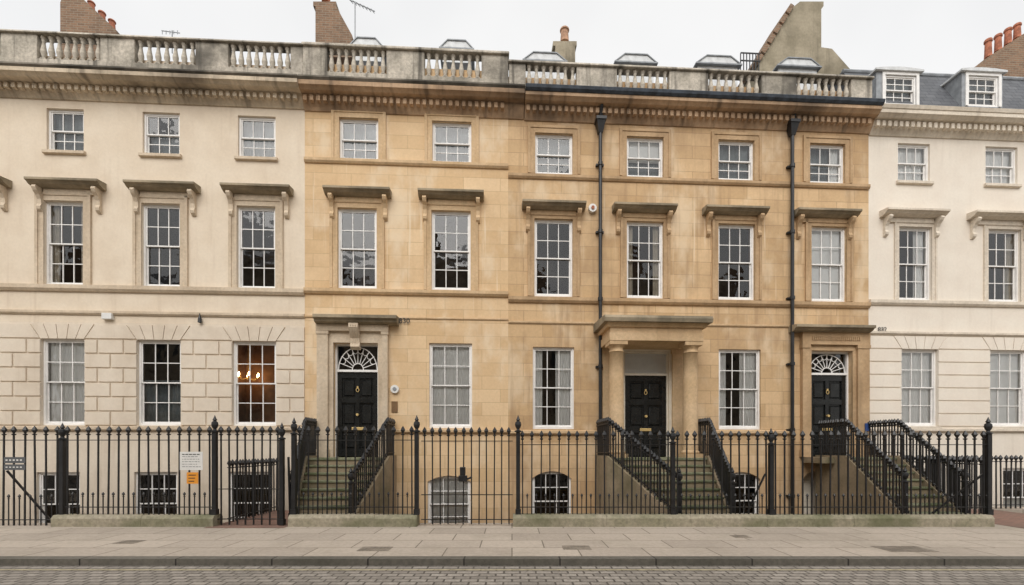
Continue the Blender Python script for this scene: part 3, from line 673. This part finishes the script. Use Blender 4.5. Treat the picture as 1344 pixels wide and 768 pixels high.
# ============ HOUSE 4 : off white stucco ============
u=1260
z2=(H(u,240.5),H(u,192)); z1=(H(u,395.5),H(u,301)); z0=(H(u,560),H(u,460.5))
s0,s1=S(1140),S(1560)
h4=empty('terraced_house',((s0+s1)/2,0,0),'F','off-white painted terraced house with slate mansard and dormers','house','row of Georgian terraced houses')
B4=(ORG[h4.name][0],0,0)
o2=[op(a,b,*z2) for a,b in((1180,1219),(1295,1334),(1412,1452))]; o1=[op(a,b,*z1) for a,b in((1181,1221),(1298,1338),(1416,1457))]; o0=[op(a,b,*z0) for a,b in((1184,1229),(1300,1346),(1420,1466))]
ob=[op(a,b,-.7,H(u,616)) for a,b in((1196,1240),(1318,1362))]
ztop=H(u,160); zs=H(u,440)
mb=MB(); wallgrid(mb,s0,s1,zs,ztop+.3,o2+o1); mk('upper_wall',mb,'h4',h4,org=B4)
mb=MB(); wallgrid(mb,s0,s1,-1.79,zs-.0005,o0+ob)
wh=o0[0][3]-z0[0]; tops=[o0[0][3]+.38]+[o0[0][3]-wh/6*i for i in range(7)]; rustic(mb,s0,s1,tops,o0,60,vz=0,g=.022,p=.03)
mk('lower_wall',mb,'h4',h4,org=B4)
band(h4,s0,s1,H(u,397)+.02,.14,.08,'trim4','sill_band'); band(h4,s0,s1,H(u,437),.09,.07,'trim4'); band(h4,s0,s1,H(u,563),.10,.08,'trim4','sill_band')
for i,o in enumerate(o2): window(h4,o,3,1,2,['full','full','full'][i],'trim4')
for i,o in enumerate(o1):
    w=window(h4,o,3,2,2,['right','sides',''][i],None); surround(w,o,.14,.04,'trim4'); hu=[(1166,1248),(1283,1366),(1402,1488)][i]; hood(w,hu[0],hu[1],274.5,u,mat='trim4',mat2='trim4',drop=.55)
for i,o in enumerate(o0): window(h4,o,3,2,2,['full','fullblind','full'][i],'trim4')
for o in ob: window(h4,o,3,2,2,'half',None)
rt=body(h4,s0,s1,ztop-.3,'h4',.3); zc=H(u,146,-.4)
cornice(h4,s0,s1,zc,.4,.50,'corn4',None)
q=MB(); q.prof([(-.05,zc-.03),(-.42,zc),(-.45,zc+.09),(-.38,zc+.1),(-.05,zc+.05)],s0,s1); mk('gutter',q,'corn4',h4)
zr=H(u,101,1.0)
q=MB(); q.prof([(-.1,zc+.0),(-.1,zc+.08),(1.0,zr),(4.5,zr+.5),(8.9,zr),(8.9,zc)],s0+.03,s1); mk('mansard_roof',q,'slate',rt)
q=MB(); q.beam((s0+.03,1.0,zr),(s1,1.0,zr),.14,.12,8); mk('lead_ridge_roll',q,'lead',rt)
dormer(rt,1150,1207,95,141,.15,(1161,1202,99,138)); dormer(rt,1262,1316,96,143,.15,(1270,1310,100,140))
dormer(rt,1400,1462,99,146,.15,(1409,1453,103,142))
chimney(rt,[(1274,120),(1276,92),(1292,78),(1344,44),(1400,44),(1400,120)],2.6,3.6,'brick',[(1297,74,52,.22),(1310,66,46,.22),(1323,57,38,.22),(1335,49,32,.22),(1352,44,26,.22)])
al=empty('television_aerial',(S(466,3.2),3.2,H(466,60,3.2)),'F','thin metal television aerial on a roof mast','aerial')
q=MB(); x=S(466,3.2); q.beam((x,3.2,H(466,70,3.2)),(x,3.2,H(466,2,3.2)),.03)
mk('mast',q,'lead',al)
q=MB(); q.beam((S(459,3.2),3.2,H(459,0,3.2)),(S(492,3.2),3.2,H(492,15,3.2)),.025)
for i in range(7):
    uu=461+i*4.7; vv=1+(uu-459)*.45; q.beam((S(uu,3.2)-.03,3.08,H(uu,vv+1.5,3.2)),(S(uu,3.2)+.03,3.32,H(uu,vv-1.5,3.2)),.015)
mk('antenna_elements',q,'lead',al)
al=empty('television_aerial',(S(226,3.2),3.2,H(226,60,3.2)),'F','small metal television aerial above the parapet','aerial')
q=MB(); x=S(226,3.2); q.beam((x,3.2,H(226,70,3.2)),(x,3.2,H(226,40,3.2)),.025); mk('mast',q,'lead',al)
q=MB(); q.beam((S(212,3.2),3.2,H(226,41,3.2)),(S(236,3.2),3.2,H(226,43,3.2)),.02)
for uu in range(213,236,5): q.beam((S(uu,3.2),3.2,H(uu,40,3.2)),(S(uu,3.2),3.2,H(uu,45,3.2)),.015)
mk('antenna_elements',q,'lead',al)
# ============ SETTING ============
def slab(name,x0,x1,y0,y1,z,mat,th=0.):
    mb=MB()
    if th: mb.box(x0,x1,y0,y1,z-th,z)
    else: mb.poly([(x0,y0,z),(x1,y0,z),(x1,y1,z),(x0,y1,z)])
    return mk(name,mb,mat,None,org=(0,0,z),frame='W',kind='structure')
slab('ground',-400,400,-400,400,-1.8,'ground')
slab('pavement',-60,60,6.84,9.95,0,'flags',1.7)
slab('kerb',-60,60,6.66,6.838,.004,'kerb',.3)
slab('road',-60,60,-6.6,6.659,-.095,'setts',1.5)
slab('opposite_pavement',-60,60,-10.0,-6.602,0,'flags',1.7)
slab('yellow_line',-60,60,6.40,6.45,-.091,'yellow')
slab('brick_path',WX(284,9.7),WX(384,9.7),9.3,12.0,.006,'path',1.6)
slab('brick_path',WX(1312,9.7),WX(1312,9.7)+2.4,9.2,12.2,.006,'path',1.6)
slab('entrance_path',8.1,9.9,9.951,10.8,-.002,'flags',1.6)
for x,y,w,h in ((-2.2,7.35,.5,.32),(1.05,7.45,.45,.3),(6.3,7.35,.75,.42),(-6.6,7.9,.35,.3),(4.2,8.4,.3,.25)):
    mb=MB(); mb.box(x-w/2,x+w/2,y-h/2,y+h/2,0,.005)
    n=int(w/.06)
    for i in range(n):
        xx=x-w/2+.03+i*(w-.06)/n; mb.box(xx,xx+.025,y-h/2+.03,y+h/2-.03,.004,.009)
    mk('drain_cover',mb,'cover',None,frame='W',label='small cast iron cover set in the paving flags',cat='drain cover',group='iron covers in the pavement')
YP=9.6
def plinth(u0,u1,h=.235,lab='low mossy stone plinth carrying the iron railings'):
    x0,x1=WX(u0,9.45),WX(u1,9.45); mb=MB(); x=x0; 
    while x<x1-.01:
        e=min(x+random.uniform(1.5,2.1),x1)
        if x1-e<.5: e=x1
        dz=random.uniform(-.006,.006)
        p=[(9.44,0),(9.44,h*.72+dz),(9.49,h+dz),(9.72,h+dz),(9.76,h*.75+dz),(9.76,0)]
        mb.prof(p,x+.003,e-.003); x=e
    mk('railing_plinth',mb,'plinth',None,frame='W',label=lab,cat='stone plinth',group='stone plinths along the pavement')
plinth(67,280); plinth(378,547); plinth(673,1305)
bars={}
def barmesh(h,small=False):
    k2=(round(h,2),small)
    if k2 in bars: return bars[k2]
    t=.008 if small else .0125; s=.65 if small else 1.2
    q=MB(); q.box(-t,t,-t,t,0,h-.17*s)
    q.lathe([(t,-.17*s),(.034*s,-.155*s),(.034*s,-.145*s),(.013*s,-.135*s),(.026*s,-.105*s),(.044*s,-.075*s),(.028*s,-.04*s),(.002,0)],0,0,h,6)
    me=bpy.data.meshes.new('railing_bar'); me.from_pydata(q.v,[],q.f); me.materials.append(M['iron']); bars[k2]=me; return me
posts={}
def postmesh(h):
    k2=round(h,2)
    if k2 in posts: return posts[k2]
    q=MB(); r=.042
    q.box(-r-.015,r+.015,-r-.015,r+.015,0,.12); q.box(-r,r,-r,r,.12,h-.36)
    q.lathe([(r,-.36),(.075,-.35),(.075,-.33),(.035,-.31),(.03,-.29),(.055,-.25),(.068,-.2),(.06,-.15),(.028,-.12),(.045,-.10),(.03,-.07),(.018,-.04),(.004,0)],0,0,h,12)
    me=bpy.data.meshes.new('post'); me.from_pydata(q.v,[],q.f); me.materials.append(M['iron']); posts[k2]=me; return me
def railing(A,B,zA,zB,h,sp=.22,rails=(.2,-.3),pa=0,pb=0,name='iron_railing',label='black spear-topped iron railing along the front area',cat='railing',group='black iron railings',dog=0):
    L=sqrt((B[0]-A[0])**2+(B[1]-A[1])**2); n=max(2,round(L/sp))
    t=empty(name,(A[0],A[1],zA),'W',label,cat,group)
    for r in rails:
        o=r if r>0 else h+r
        q=MB(); q.beam((A[0],A[1],zA+o),(B[0],B[1],zB+o),.045,.016); mk('rail',q,'iron',t,frame='W')
    me=barmesh(h)
    for i in range(n):
        f=(i+.5)/n
        o=inst('railing_bar',me,(A[0]+(B[0]-A[0])*f,A[1]+(B[1]-A[1])*f,zA+(zB-zA)*f-.0),t)
        o.rotation_euler=(random.uniform(-.008,.008),random.uniform(-.008,.008),0)
    if dog:
        md=barmesh(dog,True)
        for i in range(n+1):
            f=min(max(i/n,.006),.994); inst('short_railing_bar',md,(A[0]+(B[0]-A[0])*f,A[1]+(B[1]-A[1])*f,zA+(zB-zA)*f),t)
    if pa: inst('post',postmesh(pa),(A[0],A[1],zA),t)
    if pb: inst('post',postmesh(pb),(B[0],B[1],zB),t)
    return t
def X(u): return WX(u,YP)
zP=.23; tall=WZ(545,YP); tip=WZ(559,YP); tipR=WZ(565,YP)
railing((X(-130),YP),(X(82),YP),.004,.004,tip-.004,.22,(.12,-.3),pb=tip+.06,label='black iron railing standing on the pavement edge',dog=.66)
railing((X(82),YP),(X(282),YP),zP,zP,tip-zP,.21,(.16,-.3),pb=tall-zP,dog=.48)
railing((X(282)+.05,YP),(X(370),YP),.02,.02,tip-.02,.17,(.12,.75,-.3),pb=tip+.05,name='iron_gate',label='black iron gate across the brick path',cat='gate',group='iron gates')
railing((X(386),YP),(X(547),YP),zP,zP,tip-zP,.2,(.16,-.3),pa=tall-zP-.05,pb=tall-zP,dog=.48)
railing((X(553),YP),(X(613),YP),.03,.03,tip-.05,.155,(.1,.62,-.3),name='iron_gate',label='closed leaf of a black iron double gate',cat='gate',group='iron gates')
railing((X(614),YP),(X(673),YP),.03,.03,tip-.05,.155,(.1,.62,-.3),name='iron_gate',label='closed leaf of a black iron double gate',cat='gate',group='iron gates')
railing((X(680),YP),(X(883),YP),zP,zP,tipR-zP,.19,(.16,-.3),pa=tall-zP,pb=tipR-zP+.08,dog=.45)
railing((X(883),YP),(X(1012),YP),zP,zP,tipR-zP,.19,(.16,-.3),pb=tipR-zP+.05,dog=.45)
railing((X(1012),YP),(X(1297),YP),zP,zP,tipR-zP,.19,(.16,-.3),pb=tall-zP-.04,dog=.45)
q=MB(); x=X(612); q.box(x-.16,x+.02,YP-.05,YP+.05,WZ(632,YP),WZ(624,YP)); q.box(x-.13,x-.02,YP-.06,YP+.06,WZ(624,YP),WZ(613,YP)); q.beam((x+.02,YP,WZ(629,YP)),(x+.12,YP,WZ(626,YP)),.04)
mk('gate_lock',q,'iron',None,frame='W',label='black metal lock box fixed on the iron gate',cat='gate lock',bevel=.01)
for (ua,va,ub,vb) in ((1292,622,1225,672),(1005,622,984,668),(378,600,372,680),(8,618,50,668)):
    q=MB(); q.beam((X(ua),YP+.02,WZ(va,YP)),(X(ub),YP+.3,.02),.035); mk('railing_stay',q,'iron',None,frame='W',label='diagonal black iron stay bracing a railing post',cat='iron stay')
def stair_rail(sx,dl,ex,L,lab='black iron stair railing beside the entrance steps',hh=.98):
    def W(s,d): return (s*C_-d*S_, D0+s*S_+d*C_)
    a=W(sx,-.05); b_=W(sx,-dl); c=W(ex,-L)
    railing(a,b_,ZL+.05,ZL+.05,hh,.085,(.08,-.16),label=lab,group='black iron stair railings')
    railing(b_,c,ZL+.05,.12,hh,.085,(.08,-.16),pb=hh+.12,label=lab,group='black iron stair railings')
k2=(S(441)+S(494))/2
for sg in (-1,1): stair_rail(k2+sg*1.01,.85,k2-.05+sg*.62,.85+7*.225)
w1=(PR-PL+.5)/2+.06
for sg in (-1,1): stair_rail(kc+sg*w1,1.25,kc+.40+sg*.585,1.25+7*.23)
k2=(S(1065)+S(1115))/2+.30
for sg in (-1,1): stair_rail(k2+sg*.71,1.1,k2+sg*.71,1.1+7*.235)
low='lower black iron railing beside the brick path'
railing((-6.15,9.9),(-6.15,12.0),.006,.006,1.38,.12,(.1,-.18),label=low)
railing((10.35,9.9),(10.35,12.1),.006,.006,1.45,.12,(.1,-.18),label=low)
railing((10.5,12.2),(13.8,12.35),.006,.006,1.45,.14,(.1,-.18),label='black iron railing in front of the off-white house')
slab('area_path',10.2,14.5,12.21,12.75,.002,'flags',1.7)
x0,x1=WX(236,9.55),WX(266,9.55)
sg=empty('notice_sign',((x0+x1)/2,9.56,WZ(618,9.55)),'W','white printed notice tied to the iron railing above an orange one','sign')
q=MB(); q.box(x0,x1,9.55,9.558,WZ(617,9.55),WZ(593,9.55)); mk('notice_board',q,'plastic',sg,frame='W')
q=MB()
random.seed(5)
for j in range(6):
    z=WZ(596+j*3.3,9.55); x=x0+.05
    while x<x1-.06:
        w=random.uniform(.02,.07); 
        if x+w>x1-.04: break
        q.box(x,x+w,9.5465,9.549,z-.006 if j else z-.016,z+.002); x+=w+.018
mk('notice_print',q,'ink',sg,frame='W')
xa,xb=WX(245,9.55),WX(260,9.55)
q=MB(); q.box(xa,xb,9.55,9.558,WZ(635,9.55),WZ(620,9.55)); sg2=mk('orange_sign',q,'orange',None,frame='W',label='small orange notice fixed to the iron railing',cat='sign')
q=MB()
for j in range(3):
    z=WZ(623.5+j*4,9.55); q.box(xa+.04,xb-.04-.02*j,9.5465,9.549,z-.01,z+.006)
mk('notice_print',q,'ink',sg2,frame='W')
for (ua,ub,va,vb) in ((5,33,600,608),(5,33,609.5,617)):
    q=MB(); q.box(WX(ua,9.55),WX(ub,9.55),9.55,9.558,WZ(vb,9.55),WZ(va,9.55)); o=mk('small_sign',q,'greysign',None,frame='W',label='small dark sign with pale lettering on the railing',cat='sign',group='small railing signs')
    q=MB(); x=WX(ua,9.55)+.04
    for i in range(5): q.box(x,x+.04,9.546,9.549,WZ(vb-3,9.55),WZ(va+3,9.55)); x+=.075
    mk('sign_print',q,'plastic',o,frame='W')
# opposite terrace, mirrored in the window glass: blocks of uneven height
x=-30
random.seed(9)
for (W_,hh) in ((9,12.6),(8.5,14.6),(7.5,12.8),(9,15.2),(8,12.2),(9,14.4),(9,12.8)):
    ot=empty('opposite_house',(x+W_/2,-10,0),'W','plain stone terraced house across the street, mirrored in window glass','house','houses across the street')
    q=MB(); ops=[]
    n=int(W_/2.7)
    for i in range(n):
        c=x+W_*(i+.5)/n
        for (a,b) in ((.9,3.0),(4.4,6.6),(8.0,9.6),(10.4,11.6)): ops.append((c-.5,c+.5,a,b))
    wallgrid(q,x,x+W_,0,hh,ops,-10,-.2); q.box(x,x+W_,-10.35,-9.75,hh,hh+.5); mk('wall',q,'opp',ot,frame='W')
    q=MB(); q.poly([(x,-10.25,0),(x+W_,-10.25,0),(x+W_,-10.25,hh),(x,-10.25,hh)]); mk('glazing',q,'darkglass',ot,frame='W')
    q=MB(); q.prof([(-10.4,hh+.2),(-14,hh+2.6),(-18,hh+.2),(-18,0),(-10.4,0)],x,x+W_-.01); mk('roof',q,'slate',ot,frame='W')
    q=MB(); q.box(x-.5,x+1.1,-14.5,-11.2,hh-1,hh+3.6); mk('chimney',q,'brick',ot,frame='W')
    x+=W_
# ============ LIGHT ============
w=bpy.data.worlds.new('World'); scene.world=w; w.use_nodes=True; nt=w.node_tree; nt.nodes.clear(); k=N(nt)
out=k.n('ShaderNodeOutputWorld'); sky=k.n('ShaderNodeTexSky',sky_type='NISHITA'); sky.sun_disc=False
sky.sun_elevation=radians(48); sky.sun_rotation=radians(190); sky.dust_density=4; sky.air_density=1.2
hs=k.n('ShaderNodeHueSaturation'); hs.inputs['Saturation'].default_value=.12; k.l(sky.outputs[0],hs.inputs['Color'])
b1=k.n('ShaderNodeBackground'); b1.inputs['Strength'].default_value=.075; k.l(hs.outputs[0],b1.inputs['Color'])
tc=k.n('ShaderNodeTexCoord'); cn=k.noise(tc.outputs['Generated'],1.6,4,.55)
cc=k.mixc(k.ramp(cn,.35,.65),(.67,.67,.67),(.77,.765,.755))
b2=k.n('ShaderNodeBackground'); b2.inputs['Strength'].default_value=1.0; k.l(cc,b2.inputs['Color'])
ad=k.n('ShaderNodeAddShader'); k.l(b1.outputs[0],ad.inputs[0]); k.l(b2.outputs[0],ad.inputs[1]); k.l(ad.outputs[0],out.inputs['Surface'])
sl=bpy.data.lights.new('sun','SUN'); sl.energy=1.5; sl.angle=radians(45); sl.color=(1,.965,.92)
so=bpy.data.objects.new('sun',sl); COL.objects.link(so); so.rotation_euler=(radians(46),0,radians(-10)); so.location=(0,-5,20)
scene.view_settings.view_transform='Standard'; scene.view_settings.look='None'; scene.view_settings.exposure=0
# ============ CAMERA ============
cam=bpy.data.cameras.new('camera'); cam.sensor_width=36; cam.lens=36*F/1344; cam.shift_y=(HY-384)/1344; cam.clip_end=1500; cam.clip_start=.1
co=bpy.data.objects.new('camera',cam); COL.objects.link(co); co.location=(0,0,EYE); co.rotation_euler=(radians(90),0,0); scene.camera=co
